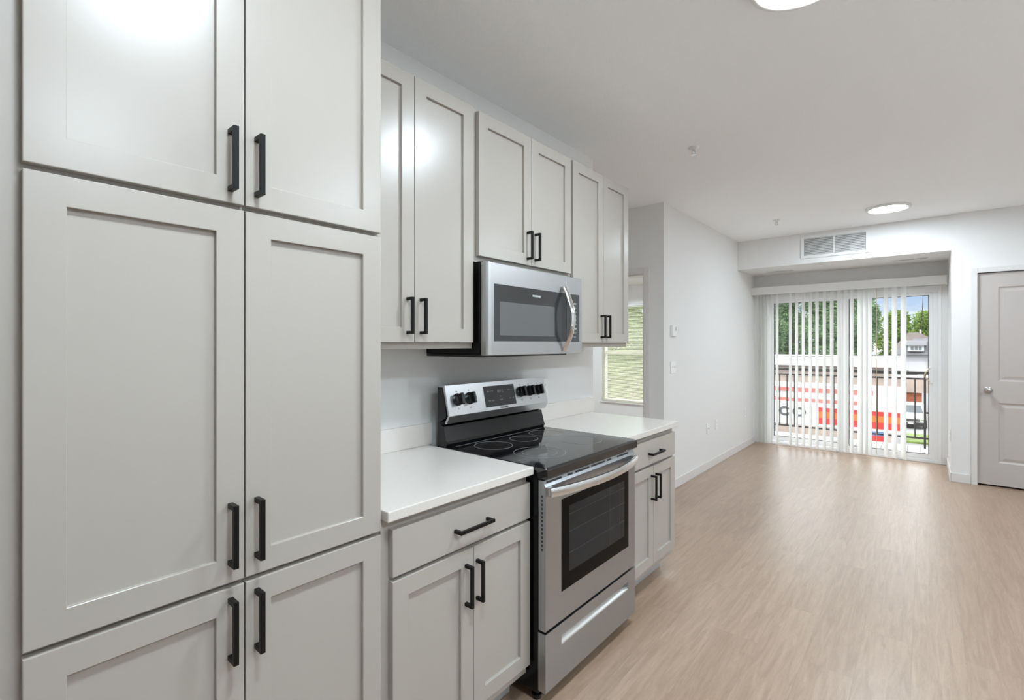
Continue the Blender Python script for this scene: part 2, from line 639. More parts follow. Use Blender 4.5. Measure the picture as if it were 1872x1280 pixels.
# baseboards
BBH = 0.088
MB().box(LX, LX + 0.012, 4.295, YF - 0.001, 0, BBH).build('baseboard_left', M['trim'], kind=ST, bevel=0.003)
MB().box(P1 + 0.03, AX, YF - 0.012, YF, 0, BBH).build('baseboard_front', M['trim'], kind=ST, bevel=0.003)
MB().box(AX - 0.012, AX, YD - 0.012, YF - 0.013, 0, BBH).build('baseboard_alcove', M['trim'], kind=ST, bevel=0.003)
MB().box(AX + 0.001, 2.128, YD - 0.012, YD, 0, BBH).build('baseboard_door_side', M['trim'], kind=ST, bevel=0.003)
MB().box(HD1 + 0.06, LX, 4.283, 4.294, 0, BBH).build('baseboard_hall', M['trim'], kind=ST, bevel=0.003)

# doorway casing in the hall (trim) and casing of the panel door
t = MB()
t.box(HD1, HD1 + 0.056, 4.279, 4.295, 0, HDZ + 0.056).box(HD0 - 0.056, HD0, 4.279, 4.295, 0, HDZ + 0.056).box(HD0, HD1, 4.279, 4.295, HDZ, HDZ + 0.056)
t.box(HD1 - 0.012, HD1, 4.295, 4.42, 0, HDZ).box(HD0, HD0 + 0.012, 4.295, 4.42, 0, HDZ).box(HD0 + 0.012, HD1 - 0.012, 4.295, 4.42, HDZ - 0.012, HDZ)
t.build('trim_1', M['trim'], kind=ST, bevel=0.002)
t = MB()
t.box(2.13, D0, YD - 0.016, YD, 0, DZ + 0.05).box(D1, D1 + 0.047, YD - 0.016, YD, 0, DZ + 0.05).box(D0, D1, YD - 0.016, YD, DZ, DZ + 0.05)
t.build('trim_2', M['trim'], kind=ST, bevel=0.003)

# two-panel door
door = thing('door_1', 'closed white two-panel interior door with a nickel knob, right edge of the room', 'door', ((D0 + D1) / 2, YD + 0.02, 0.0), kind=ST)


def panel_door(x0, x1, y, z0, z1, panels, name, parent, m):
    """slab whose front face looks to -Y with raised panels set in moulded recesses"""
    bm = MB()
    b = bm.bm
    th = 0.035
    d = bm
    d.box(x0, x1, y + 0.012, y + th, z0, z1)
    xs = [x0] + [p[0] for p in panels[:1]] + [p[1] for p in panels[:1]] + [x1]
    d.box(x0, panels[0][0], y, y + 0.012, z0, z1)
    d.box(panels[0][1], x1, y, y + 0.012, z0, z1)
    zc = z0
    for (a, bb, c, e) in panels:
        d.box(a, bb, y, y + 0.012, zc, c)
        zc = e
    d.box(panels[0][0], panels[0][1], y, y + 0.012, zc, z1)
    for (a, bb, c, e) in panels:
        # moulded slope from the stile down, then raised field
        def rect(o, yy):
            return [b.verts.new((a + o, yy, c + o)), b.verts.new((bb - o, yy, c + o)), b.verts.new((bb - o, yy, e - o)), b.verts.new((a + o, yy, e - o))]
        R = [rect(0, y + 0.0005), rect(0.014, y + 0.010), rect(0.022, y + 0.010), rect(0.046, y + 0.004)]
        for A, B in zip(R, R[1:]):
            for i in range(4):
                j = (i + 1) % 4
                b.faces.new((A[i], A[j], B[j], B[i]))
        b.faces.new(R[-1])
    return d.build(name, m, parent)


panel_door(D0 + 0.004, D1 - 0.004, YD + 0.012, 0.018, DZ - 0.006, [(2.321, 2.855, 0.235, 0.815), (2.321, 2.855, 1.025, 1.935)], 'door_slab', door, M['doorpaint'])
k = MB()
k.lathe((2.252, YD + 0.012, 0.935), (0, -1, 0), [(0, 0), (0.031, 0), (0.031, 0.006), (0.026, 0.010), (0.011, 0.012), (0.011, 0.030), (0.020, 0.036), (0.027, 0.048), (0.026, 0.058), (0.018, 0.066), (0, 0.068)], 28)
k.build('door_knob', M['nickel'], door, smooth=0.7)
MB().box(D0, D0 + 0.004, YD + 0.003, YD + 0.05, 0, DZ).box(D1 - 0.004, D1, YD + 0.003, YD + 0.05, 0, DZ).box(D0 + 0.004, D1 - 0.004, YD + 0.003, YD + 0.05, DZ - 0.005, DZ).build('door_jamb', M['gasket'], door)

# ------------------------------------------------------------------ cabinets
TH = 0.020


def shaker(name, parent, xf, y0, y1, z0, z1, rail=0.055, stile=0.056, rec=0.011):
    """five-piece door facing +X: frame and recessed panel in one mesh"""
    mb = MB()
    b = mb.bm
    xb = xf - TH

    def rect(x, oy, oz):
        return [b.verts.new((x, y0 + oy, z0 + oz)), b.verts.new((x, y1 - oy, z0 + oz)), b.verts.new((x, y1 - oy, z1 - oz)), b.verts.new((x, y0 + oy, z1 - oz))]
    e = 0.0016
    R = [rect(xb, 0, 0), rect(xf - e, 0, 0), rect(xf - 0.3 * e, 0.3 * e, 0.3 * e), rect(xf, e, e), rect(xf, stile - 0.001, rail - 0.001), rect(xf - 0.001, stile, rail), rect(xf - rec, stile, rail)]
    for A, B in zip(R, R[1:]):
        for i in range(4):
            j = (i + 1) % 4
            b.faces.new((A[i], A[j], B[j], B[i]))
    b.faces.new(R[-1])
    b.faces.new(R[0][::-1])
    return mb.build(name, M['cab'], parent)


def slab(name, parent, xf, y0, y1, z0, z1):
    return MB().box(xf - TH, xf, y0, y1, z0, z1).build(name, M['cab'], parent, bevel=0.0016)


def pull(parent, xf, y, z, length, vertical=True):
    """square black bar pull with two posts, standing 35 mm off the face"""
    h = length / 2
    t = 0.0055
    x1 = xf + 0.035
    b = MB()
    if vertical:
        b.prism([(xf - 0.0005, z - h), (x1, z - h), (x1, z + h), (xf - 0.0005, z + h), (xf - 0.0005, z + h - 0.011), (x1 - 0.010, z + h - 0.011), (x1 - 0.010, z - h + 0.011), (xf - 0.0005, z - h + 0.011)], 'Y', y - t, y + t)
    else:
        b.prism([(xf - 0.0005, y - h), (x1, y - h), (x1, y + h), (xf - 0.0005, y + h), (xf - 0.0005, y + h - 0.011), (x1 - 0.010, y + h - 0.011), (x1 - 0.010, y - h + 0.011), (xf - 0.0005, y - h + 0.011)], 'Z', z - t, z + t)
    return b.build('handle', M['blackmetal'], parent, bevel=0.0009)


# tall pantry -------------------------------------------------------
PX = 0.62
pan = thing('pantry_cabinet', 'floor-to-ceiling light grey pantry cabinet with six shaker doors, nearest on the left', 'cabinet', (0.31, 0.41, 0))
PY0, PY1, PTOP = 0.0, 0.802, 2.395
MB().box(0.002, PX - TH - 0.002, PY0, PY1, 0.10, PTOP).build('carcass', M['cabin'], pan, bevel=0.001)
MB().box(0.05, 0.53, PY0 + 0.002, PY1 - 0.002, 0.0, 0.099).build('toe_kick', M['toe'], pan)
HL = 0.136
for (z0, z1, hz) in ((1.695, 2.385, 1.787), (0.860, 1.683, 0.968), (0.148, 0.849, 0.760)):
    a = shaker('door', pan, PX, 0.086, 0.4365, z0, z1)
    pull(a, PX, 0.408, hz, HL)
    a = shaker('door', pan, PX, 0.4395, 0.7945, z0, z1)
    pull(a, PX, 0.463, hz, HL)

# base cabinets -----------------------------------------------------
BX = 0.625


def base_cab(label, y0, y1, d0, dm, d1, hy, drawer_y):
    c = thing('base_cabinet', label, 'cabinet', (0.3, (y0 + y1) / 2, 0), 'grey base cabinets either side of the range')
    MB().box(0.002, BX - TH - 0.002, y0, y1, 0.11, 0.882).build('carcass', M['cabin'], c, bevel=0.001)
    k = MB()
    k.box(0.05, 0.525, y0 + 0.003, y1 - 0.003, 0.0, 0.109)
    k.build('toe_kick', M['toe'], c, bevel=0.004)
    d = slab('drawer', c, BX, d0, d1, 0.715, 0.852)
    pull(d, BX, drawer_y, 0.779, 0.160, False)
    a = shaker('door', c, BX, d0, dm - 0.0015, 0.150, 0.702)
    pull(a, BX, hy[0], 0.588, 0.137)
    a = shaker('door', c, BX, dm + 0.0015, d1, 0.150, 0.702)
    pull(a, BX, hy[1], 0.588, 0.137)
    return c


base_cab('light grey base cabinet with drawer, between the tall pantry and the range', 0.805, 1.464, 0.831, 1.1565, 1.463, (1.120, 1.172), 1.147)
base_cab('light grey base cabinet beyond the range, at the open end of the run', 2.232, 2.893, 2.262, 2.577, 2.881, (2.548, 2.606), 2.586)


def counter(label, y0, y1, s0, s1):
    c = thing('countertop', label, 'countertop', (0.32, (y0 + y1) / 2, 0.884), 'white countertops on the base cabinets')
    MB().box(0.001, 0.641, y0, y1, 0.8835, 0.914).build('slab', M['quartz'], c, bevel=0.003)
    MB().box(0.001, 0.021, s0, s1, 0.9143, 1.014).build('backsplash', M['quartz'], c, bevel=0.0015)
    return c


counter('white speckled quartz countertop between the pantry and the left side of the range', 0.8045, 1.466, 0.8045, 1.488)
counter('white quartz countertop beyond the range, free end towards the living room', 2.222, 2.903, 2.25, 2.955)

# upper cabinets ----------------------------------------------------
UX = 0.33


def upper_cab(label, y0, y1, d0, dm, d1, z0, z1, c0, hz, hy, hl=0.135):
    c = thing('wall_cabinet', label, 'cabinet', (0.16, (y0 + y1) / 2, c0), 'grey wall cabinets over the counter')
    MB().box(0.002, UX - TH - 0.002, y0, y1, c0, 2.395).build('carcass', M['cabin'], c, bevel=0.001)
    a = shaker('door', c, UX, d0, dm - 0.0015, z0, z1)
    pull(a, UX, hy[0], hz, hl)
    a = shaker('door', c, UX, dm + 0.0015, d1, z0, z1)
    pull(a, UX, hy[1], hz, hl)
    return c


upper_cab('tall light grey wall cabinet between the pantry and the microwave', 0.805, 1.462, 0.835, 1.141, 1.450, 1.391, 2.387, 1.366, 1.489, (1.108, 1.170))
upper_cab('short light grey wall cabinet directly above the microwave', 1.464, 2.196, 1.485, 1.849, 2.192, 1.763, 2.383, 1.738, 1.855, (1.816, 1.876))
upper_cab('tall light grey wall cabinet right of the microwave, at the end of the run', 2.198, 2.868, 2.214, 2.540, 2.855, 1.391, 2.384, 1.366, 1.486, (2.509, 2.567))

# unseen island, added so the range and oven glass mirror something darker
isl = thing('added_island', 'added light grey island with a white top, out of view opposite the range', 'island', (3.2, 1.0, 0))
MB().box(2.86, 3.62, -0.6, 2.6, 0.10, 0.882).build('carcass', M['cabin'], isl, bevel=0.001)
MB().box(2.93, 3.55, -0.55, 2.55, 0.0, 0.0995).build('toe_kick', M['toe'], isl)
MB().box(2.80, 3.75, -0.65, 2.65, 0.8825, 0.914).build('island_top', M['quartz'], isl, bevel=0.003)

# ------------------------------------------------------------------ range
RY0, RY1 = 1.470, 2.216
RF = 0.692
rg = thing('range', 'freestanding stainless steel electric range with a black glass cooktop and five black knobs', 'range', (0.38, (RY0 + RY1) / 2, 0))
b = MB()
b.box(0.075, 0.655, RY0 + 0.004, RY1 - 0.004, 0.045, 0.898)
b.build('body', M['blk'], rg, bevel=0.004)
# cooktop with rounded front lip
b = MB()
b.prism([(0.115, 0.899), (0.650, 0.899), (0.657, 0.872), (0.697, 0.871), (0.702, 0.876), (0.702, 0.908), (0.696, 0.915), (0.115, 0.915)], 'Y', RY0 - 0.001, RY1 + 0.001)
ct = b.build('cooktop', M['cook'], rg, bevel=0.003, seg=3)
for (x, y, r) in ((0.262, 1.650, 0.088), (0.268, 1.865, 0.070), (0.262, 2.055, 0.088), (0.512, 1.672, 0.112), (0.512, 1.672, 0.075), (0.500, 2.020, 0.100)):
    MB().ring((x, y, 0.9151), r, 0.0009).build('burner_ring', M['ring'], ct)
b = MB()
b.box(0.150, 0.1515, RY0 + 0.045, RY1 - 0.045, 0.9151, 0.9156)
b.build('cooktop_line', M['ring'], ct)
# backguard
bgp = MB()
bgp.prism([(0.075, 0.899), (0.120, 0.899), (0.142, 0.930), (0.135, 0.940), (0.116, 1.008), (0.098, 1.012), (0.098, 1.03), (0.135, 1.05), (0.115, 1.186), (0.075, 1.186)], 'Y', RY0 + 0.003, RY1 - 0.003)
bgo = bgp.build('backguard', M['blkgloss'], rg, bevel=0.002)
# stainless control panel, wrapped over the top and in under the knee
cp = MB()
cp.prism([(0.085, 1.1865), (0.115, 1.1865), (0.148, 1.058), (0.128, 1.026), (0.131, 1.021), (0.142, 1.022), (0.1585, 1.058), (0.1255, 1.196), (0.085, 1.190)], 'Y', RY0, RY1)
cpo = cp.build('control_panel', M['steel_lit'], rg, bevel=0.001)
TILT = math.atan2(0.033, 0.138)
nrm = Vector((math.cos(TILT), 0, math.sin(TILT)))


def on_panel(y, z, off=0.0005):
    x = 0.1585 + (1.058 - z) * (0.033 / 0.138)
    return Vector((x, y, z)) + nrm * off


for i, y in enumerate((1.536, 1.613, 1.994, 2.068, 2.143)):
    z = 1.128 if i < 2 else 1.130
    c = on_panel(y, z)
    b = MB()
    b.lathe(c, nrm, [(0, 0), (0.029, 0), (0.029, 0.004), (0.0265, 0.006), (0.0255, 0.020), (0.0245, 0.024), (0, 0.0245)], 28)
    kn = b.build('knob', M['blkplastic'], cpo, smooth=0.6)
    g = MB()
    g.box(0.022, 0.040, -0.0075, 0.0075, -0.0265, 0.0265)
    bmesh.ops.transform(g.bm, matrix=Matrix.Translation(c) @ Matrix.Rotation(-TILT, 4, 'Y'), verts=g.bm.verts[:])
    g.build('grip', M['blkplastic'], kn, bevel=0.003)
    text('HI', 0.008, M['printdark'], 'knob_marking', cpo, on_panel(y, z + 0.036, 0.0004), tilt=TILT)
    r = MB()
    p = on_panel(y, z - 0.040, 0.0002)
    r.box(-0.0002, 0.0004, -0.006, 0.006, -0.005, -0.0042).box(-0.0002, 0.0004, -0.006, 0.006, 0.0042, 0.005).box(-0.0002, 0.0004, -0.006, -0.0052, -0.005, 0.005).box(-0.0002, 0.0004, 0.0052, 0.006, -0.005, 0.005)
    s = 0.0 if i % 2 else -0.003
    r.box(-0.0002, 0.0005, s, s + 0.003, -0.003, 0.000)
    bmesh.ops.transform(r.bm, matrix=Matrix.Translation(p) @ Matrix.Rotation(-TILT, 4, 'Y'), verts=r.bm.verts[:])
    r.build('burner_symbol', M['printdark'], cpo)
# clock display
b = MB()
b.box(0.0, 0.0015, -0.115, 0.115, -0.052, 0.052)
c = on_panel(1.829, 1.124, 0.0)
bmesh.ops.transform(b.bm, matrix=Matrix.Translation(c) @ Matrix.Rotation(-TILT, 4, 'Y'), verts=b.bm.verts[:])
dsp = b.build('display', M['display'], cpo, bevel=0.001)
text('10:12', 0.021, M['print'], 'clock_digits', dsp, on_panel(1.832, 1.145, 0.0018), tilt=TILT)
for (y, z, s) in ((1.745, 1.150, 'bake'), (1.770, 1.150, 'broil'), (1.745, 1.104, 'keep'), (1.770, 1.104, 'clean'), (1.828, 1.120, 'set'), (1.830, 1.104, 'clock'), (1.872, 1.148, '^'), (1.898, 1.148, 'timer'), (1.924, 1.146, 'on'), (1.876, 1.106, 'v'), (1.900, 1.106, 'start'), (1.924, 1.106, 'off')):
    text(s, 0.0105, M['print'], 'key_print', dsp, on_panel(y, z, 0.0018), tilt=TILT)
text('FRIGIDAIRE', 0.013, M['printdark'], 'brand_lettering', cpo, on_panel(1.846, 1.0655, 0.0005), tilt=TILT, width=0.062)
# oven door
DB, DT = 0.292, 0.866
b = MB()
b.prism([(0.657, DB), (RF - 0.003, DB), (RF, DB + 0.004), (RF, 0.842), (RF - 0.006, 0.852), (RF - 0.010, DT), (0.657, DT)], 'Y', RY0 + 0.002, RY1 - 0.002)
od = b.build('oven_door', M['steel'], rg, bevel=0.003)
MB().box(RF - 0.001, RF + 0.0015, 1.578, 2.142, 0.408, 0.772).build('oven_window', M['ovenglass'], od, bevel=0.001)
iw = MB().box(RF + 0.0015, RF + 0.0021, 1.630, 2.098, 0.470, 0.735).build('inner_glass', M['oveninner'], od)
rk = MB()
for z in (0.545, 0.63, 0.70):
    rk.box(RF + 0.002, RF + 0.0024, 1.632, 2.096, z, z + 0.0014)
rk.box(RF + 0.002, RF + 0.0024, 1.96, 1.9614, 0.472, 0.733).box(RF + 0.002, RF + 0.0024, 2.05, 2.0514, 0.472, 0.733)
rk.build('rack_lines', M['rack'], od)
for (y0, y1) in ((1.488, 1.585), (1.632, 1.664), (1.690, 1.792), (1.815, 1.925), (1.952, 1.984), (2.045, 2.150)):
    MB().box(RF - 0.010, RF - 0.0045, y0, y1, 0.8535, 0.8605).build('vent_slot', M['slot'], od)
b = MB()
for i in range(14):
    b.box(0.672, 0.680, RY0 + 0.0012, RY0 + 0.004, 0.80 - i * 0.0155, 0.8095 - i * 0.0155)
b.build('side_vents', M['slot'], od)
# bowed handle
n = 24
path = []
for i in range(n + 1):
    t = i / n
    y = 1.484 + t * (2.204 - 1.484)
    path.append((0.704 + 0.050 * math.sin(PI * t) ** 0.8, y, 0.822))
sec = [(0.006, -0.017), (0.009, -0.010), (0.010, 0), (0.009, 0.010), (0.006, 0.017), (-0.004, 0.017), (-0.006, 0), (-0.004, -0.017)]
b = MB()
b.sweep(path, sec)
b.box(RF - 0.002, 0.708, 1.484, 1.510, 0.806, 0.838).box(RF - 0.002, 0.708, 2.178, 2.204, 0.806, 0.838)
b.build('handle', M['satin'], od, smooth=0.7)
# storage drawer with a recessed finger pull
b = MB()
y0, y1 = RY0 + 0.002, RY1 - 0.002
z0, z1 = 0.062, 0.284
a0, a1, c0, c1 = 1.578, 2.142, 0.200, 0.237
b.box(0.657, RF, y0, a0, z0, z1).box(0.657, RF, a1, y1, z0, z1).box(0.657, RF, a0, a1, z0, c0).box(0.657, RF, a0, a1, c1, z1)
dr = b.build('storage_drawer', M['steel'], rg)
b = MB()
b.prism([(0.658, c0), (RF, c0), (RF - 0.002, c0 + 0.004), (0.666, c0 + 0.022), (0.663, c1), (0.658, c1)], 'Y', a0, a1)
b.build('finger_pull', M['satin'], dr)
for (x, y) in ((0.62, RY0 + 0.04), (0.62, RY1 - 0.04), (0.14, RY0 + 0.04), (0.14, RY1 - 0.04)):
    MB().cyl((x, y, 0.0), (0, 0, 1), 0.019, 0.016, 20).cyl((x, y, 0.016), (0, 0, 1), 0.009, 0.030, 16).build('foot', M['blkplastic'], rg, smooth=0.6)

# ------------------------------------------------------------------ microwave
MY0, MY1 = 1.468, 2.194
MFX = 0.397
MZ0, MZ1 = 1.336, 1.728
mw = thing('microwave', 'over-the-range stainless steel microwave with a bowed chrome handle and dark glass door', 'microwave', (0.2, (MY0 + MY1) / 2, MZ0))
MYB = 1.4665
b = MB()
b.box(0.003, 0.355, MYB, MY1, MZ0 + 0.004, MZ1 + 0.006)
b.build('case', M['blk'], mw, bevel=0.002)
b = MB()
b.box(0.010, 0.360, MYB - 0.004, MY1 - 0.09, MZ0 - 0.008, MZ0 + 0.0035)
b.build('underside_plate', M['blkplastic'], mw, bevel=0.002)
MSP = 2.047
b = MB()
b.prism([(0.357, 1.468), (0.374, 1.4655), (0.386, 1.4685), (0.394, 1.476), (MFX, 1.488), (MFX, MSP - 0.001), (0.357, MSP - 0.001)], 'Z', MZ0, MZ1)
md = b.build('door', M['steel_lit'], mw, bevel=0.0015)
b = MB()
b.box(0.357, MFX, MSP + 0.001, MY1, MZ0, MZ1)
mp_ = b.build('control_panel', M['steel_lit'], mw, bevel=0.002)
MB().box(MFX - 0.001, MFX + 0.0014, 1.507, MSP - 0.0015, 1.396, 1.640).build('door_glass', M['mwglass'], md, bevel=0.0006)
MB().box(MFX + 0.0014, MFX + 0.0019, 1.541, 1.945, 1.421, 1.566).build('mesh_screen', M['mwscreen'], md)
MB().box(MFX - 0.001, MFX + 0.0014, MSP + 0.0015, 2.168, 1.396, 1.640).build('keypad', M['mwglass'], mp_, bevel=0.0006)
text('FRIGIDAIRE', 0.014, M['printlight'], 'brand_lettering', md, (MFX + 0.0018, 1.80, 1.607), width=0.062, bold=0.0003)
for i, s in enumerate(('10:12', '1 2 3', '4 5 6', '7 8 9', 'off 0', 'power', 'START', 'timer', 'light')):
    text(s, 0.012, M['printlight'] if i in (0, 6) else M['print'], 'key_print', mp_, (MFX + 0.0018, 2.125, 1.592 - i * 0.0215))
n = 28
path = []
for i in range(n + 1):
    t = i / n
    path.append((0.404 + 0.052 * math.sin(PI * t), 2.024, 1.352 + t * (1.668 - 1.352)))
sec = [(0.018 * math.cos(2 * PI * k / 14), 0.0075 * math.sin(2 * PI * k / 14)) for k in range(14)]
b = MB()
b.sweep(path, sec, up=(1, 0, 0))
b.box(MFX - 0.001, 0.406, 2.012, 2.036, 1.350, 1.366).box(MFX - 0.001, 0.406, 2.012, 2.036, 1.654, 1.670)
b.build('handle', M['chrome'], md, smooth=0.7)

# ------------------------------------------------------------------ wall plates
def plate(name, label, cat, loc, axis, kind, group):
    """axis '+X' faces the room from a wall of constant X, '-X' the other way"""
    s = 1 if axis == '+X' else -1
    x, y, z = loc
    o = thing(name, label, cat, (x, y, z), group)
    wd = 0.058 if kind == 'switch2' else 0.035
    MB().box(x, x + s * 0.006, y - wd, y + wd, z - 0.0575, z + 0.0575).build('cover_plate', M['whiteplastic'], o, bevel=0.002)
    if kind == 'outlet':
        for dz in (-0.02, 0.02):
            u = MB().cyl((x + s * 0.006, y, z + dz), (s, 0, 0), 0.0165, 0.0015, 24).build('socket', M['whiteplastic'], o, smooth=0.6)
            MB().box(x + s * 0.0074, x + s * 0.008, y - 0.008, y - 0.0055, z + dz - 0.004, z + dz + 0.006).box(x + s * 0.0074, x + s * 0.008, y + 0.0055, y + 0.008, z + dz - 0.004, z + dz + 0.006).box(x + s * 0.0074, x + s * 0.008, y - 0.002, y + 0.002, z + dz - 0.011, z + dz - 0.007).build('slots', M['slot'], u)
    elif kind == 'switch2':
        for dy in (-0.023, 0.023):
            MB().box(x + s * 0.006, x + s * 0.0075, y + dy - 0.006, y + dy + 0.006, z - 0.013, z + 0.013).prism([(x + s * 0.0075, z - 0.004), (x + s * 0.018, z + 0.004), (x + s * 0.016, z + 0.009), (x + s * 0.0075, z + 0.005)], 'Y', y + dy - 0.0035, y + dy + 0.0035).build('toggle', M['whiteplastic'], o)
    elif kind == 'cable':
        MB().cyl((x + s * 0.006, y, z), (s, 0, 0), 0.006, 0.010, 16).build('socket', M['nickel'], o)
    return o


plate('wall_outlet', 'white duplex outlet above the countertop, right behind the range', 'outlet', (0.0005, 2.39, 1.112), '+X', 'outlet', 'wall outlets')
plate('wall_outlet', 'white cover plate low on the left wall, nearer of the side-by-side pair', 'outlet', (LX + 0.0005, 5.475, 0.452), '+X', 'cable', 'wall outlets')
plate('wall_outlet', 'white duplex outlet low on the left wall, farther of the side-by-side pair', 'outlet', (LX + 0.0005, 5.76, 0.460), '+X', 'outlet', 'wall outlets')
plate('wall_outlet', 'white outlet low on the left wall in the corner by the patio door blinds', 'outlet', (LX + 0.0005, 6.93, 0.465), '+X', 'outlet', 'wall outlets')
plate('wall_outlet', 'white outlet seen edge-on low on the narrow return wall right of the patio door', 'outlet', (AX - 0.0005, 6.72, 0.44), '-X', 'outlet', 'wall outlets')
plate('light_switch', 'white double toggle light switch on the left wall, below the thermostat', 'light switch', (LX + 0.0005, 4.505, 1.162), '+X', 'switch2', None)
th = thing('thermostat', 'white wall thermostat on the left living room wall, above the light switch', 'thermostat', (LX + 0.0005, 4.505, 1.51))
MB().box(LX + 0.0005, LX + 0.028, 4.447, 4.53, 1.457, 1.563).build('housing', M['whiteplastic'], th, bevel=0.005)
MB().box(LX + 0.0005, LX + 0.020, 4.531, 4.563, 1.462, 1.548).build('dial_block', M['whiteplastic'], th, bevel=0.003)
MB().box(LX + 0.0275, LX + 0.0285, 4.497, 4.522, 1.508, 1.545).build('screen', M['greyplastic'], th)

# ------------------------------------------------------------------ ceiling fixtures
def ceiling_light(label, x, y):
    o = thing('ceiling_light', label, 'ceiling light', (x, y, CEIL - 0.032), 'round flush ceiling lights')
    MB().lathe((x, y, CEIL - 0.0005), (0, 0, -1), [(0, 0), (0.174, 0), (0.177, 0.008), (0.174, 0.017), (0.164, 0.022), (0.148, 0.021), (0.140, 0.0145), (0, 0.0145)], 56).build('housing', M['whiteplastic'], o, smooth=0.8)
    MB().lathe((x, y, CEIL - 0.0155), (0, 0, -1), [(0, 0.0), (0.138, 0.0), (0.138, 0.003), (0.134, 0.006), (0.120, 0.0085), (0.08, 0.0105), (0, 0.0115)], 56).build('diffuser', M['lamp'], o, smooth=0.6)
    return o


ceiling_light('round white flush ceiling light at the top edge of the picture, over the kitchen', 1.455, 1.965)
ceiling_light('round white flush ceiling light near the patio door, beside the air grille', 1.515, 5.850)
ceiling_light('round white flush ceiling light over the kitchen beside the pantry, off the picture', 1.50, 0.45)
ceiling_light('added round fill light above the added island, out of view', 3.20, 0.55)  # unseen lamp added to bounce more light off the floor
ceiling_light('added round fill light over the right middle of the room, out of view', 3.30, 2.3)  # added out of view to light the room from the right
ceiling_light('added round fill light over the right side of the living room, out of view', 3.30, 4.7)  # no visible fixture here; added to brighten the living room
ceiling_light('added round fill light in the middle of the bedroom, out of view', -2.3, 5.6)  # lamp hidden from the camera, added to brighten the bedroom
ceiling_light('second added bedroom fill light, beside the doorway, out of view', -1.2, 5.75)  # another unseen lamp, added to lift the bedroom soffit and window wall


def sprinkler(label, x, y):
    o = thing('fire_sprinkler', label, 'sprinkler', (x, y, CEIL - 0.05), 'ceiling fire sprinklers')
    MB().lathe((x, y, CEIL - 0.0005), (0, 0, -1), [(0, 0), (0.036, 0), (0.036, 0.003), (0.030, 0.008), (0.016, 0.012), (0, 0.012)], 28).build('escutcheon', M['whiteplastic'], o, smooth=0.6)
    MB().cyl((x, y, CEIL - 0.030), (0, 0, 1), 0.010, 0.020, 16).cyl((x - 0.010, y, CEIL - 0.046), (0, 0, 1), 0.003, 0.020, 8).cyl((x + 0.010, y, CEIL - 0.046), (0, 0, 1), 0.003, 0.020, 8).build('frame', M['chrome'], o)
    MB().cyl((x, y, CEIL - 0.049), (0, 0, 1), 0.017, 0.003, 20).build('deflector', M['chrome'], o)
    return o


sprinkler('white and chrome ceiling sprinkler head nearer the kitchen cabinets', 0.611, 3.234)
sprinkler('small ceiling sprinkler head farther away, in front of the air grille', 0.592, 5.70)

# ------------------------------------------------------------------ soffit air outlets
gr = thing('return_air_grille', 'white return air grille with two banks of horizontal louvres on the soffit face', 'air vent', (0.992, 6.598, 2.40))
gy = 6.5995
MB().box(0.696, 1.288, gy - 0.002, gy, 2.425, 2.625).build('dark_backing', M['duct'], gr)
b = MB()
b.frame('Y', gy - 0.010, gy, 0.662, 1.322, 2.392, 2.658, 0.034)
b.box(0.985, 0.998, gy - 0.009, gy - 0.002, 2.426, 2.624)
b.build('frame', M['grille'], gr, bevel=0.002)
for (x0, x1) in ((0.698, 0.984), (0.999, 1.286)):
    b = MB()
    for i in range(11):
        z = 2.434 + i * 0.0182
        b.prism([(gy - 0.0085, z - 0.0035), (gy - 0.0075, z - 0.0055), (gy - 0.0021, z + 0.008), (gy - 0.0031, z + 0.0095)], 'X', x0, x1)
    b.build('louvres', M['ventgrey2'], gr)


def slot_diffuser(label, x0, x1, y):
    o = thing('slot_diffuser', label, 'air vent', ((x0 + x1) / 2, y, 2.325), 'slot diffusers under the soffit')
    MB().frame('Z', 2.324, 2.3297, x0 - 0.012, x1 + 0.012, y - 0.037, y + 0.037, 0.012).build('frame', M['grille'], o)
    MB().box(x0, x1, y - 0.025, y + 0.025, 2.3285, 2.3297).build('dark_backing', M['duct'], o)
    b = MB()
    n = int((x1 - x0) / 0.018)
    for i in range(1, n):
        x = x0 + i * (x1 - x0) / n
        b.box(x - 0.002, x + 0.002, y - 0.0245, y + 0.0245, 2.3262, 2.3284)
    b.build('vanes', M['ventgrey'], o)
    return o


slot_diffuser('slot air diffuser under the soffit, near its right end above the valance', 1.514, 1.802, 6.99)
slot_diffuser('slot air diffuser under the soffit, near its left end by the wall', 0.212, 0.502, 7.03)

# ------------------------------------------------------------------ patio door
pd = thing('door_2', 'white sliding glass patio door behind the vertical blinds', 'patio door', ((P0 + P1) / 2, YF, 0), kind=ST)
b = MB()
b.frame('Y', YF + 0.01, YF + 0.13, P0 + 0.001, P1 - 0.001, 0.001, PZ - 0.001, 0.045)
b.build('outer_frame', M['vinyl'], pd, bevel=0.003)
b = MB()
b.frame('Y', YF - 0.014, YF - 0.001, P0 - 0.035, P1 + 0.03, -0.03 + 0.031, PZ + 0.028, 0.032)
b.build('casing', M['vinyl'], pd, bevel=0.002)


def sash(name, x0, x1, y0, y1, gx0, gx1, gz0, gz1, z0, z1):
    b = MB()
    b.box(x0, gx0, y0, y1, z0, z1).box(gx1, x1, y0, y1, z0, z1).box(gx0, gx1, y0, y1, z0, gz0).box(gx0, gx1, y0, y1, gz1, z1)
    s = b.build(name, M['vinyl'], pd, bevel=0.003)
    ym = (y0 + y1) / 2
    MB().frame('Y', y0 + 0.004, ym + 0.006, gx0 - 0.004, gx1 + 0.004, gz0 - 0.004, gz1 + 0.004, 0.010).build('gasket', M['gasket'], s)
    MB().box(gx0 - 0.004, gx1 + 0.004, ym - 0.003, ym + 0.003, gz0 - 0.004, gz1 + 0.004).build('pane', M['glass'], s)
    return s


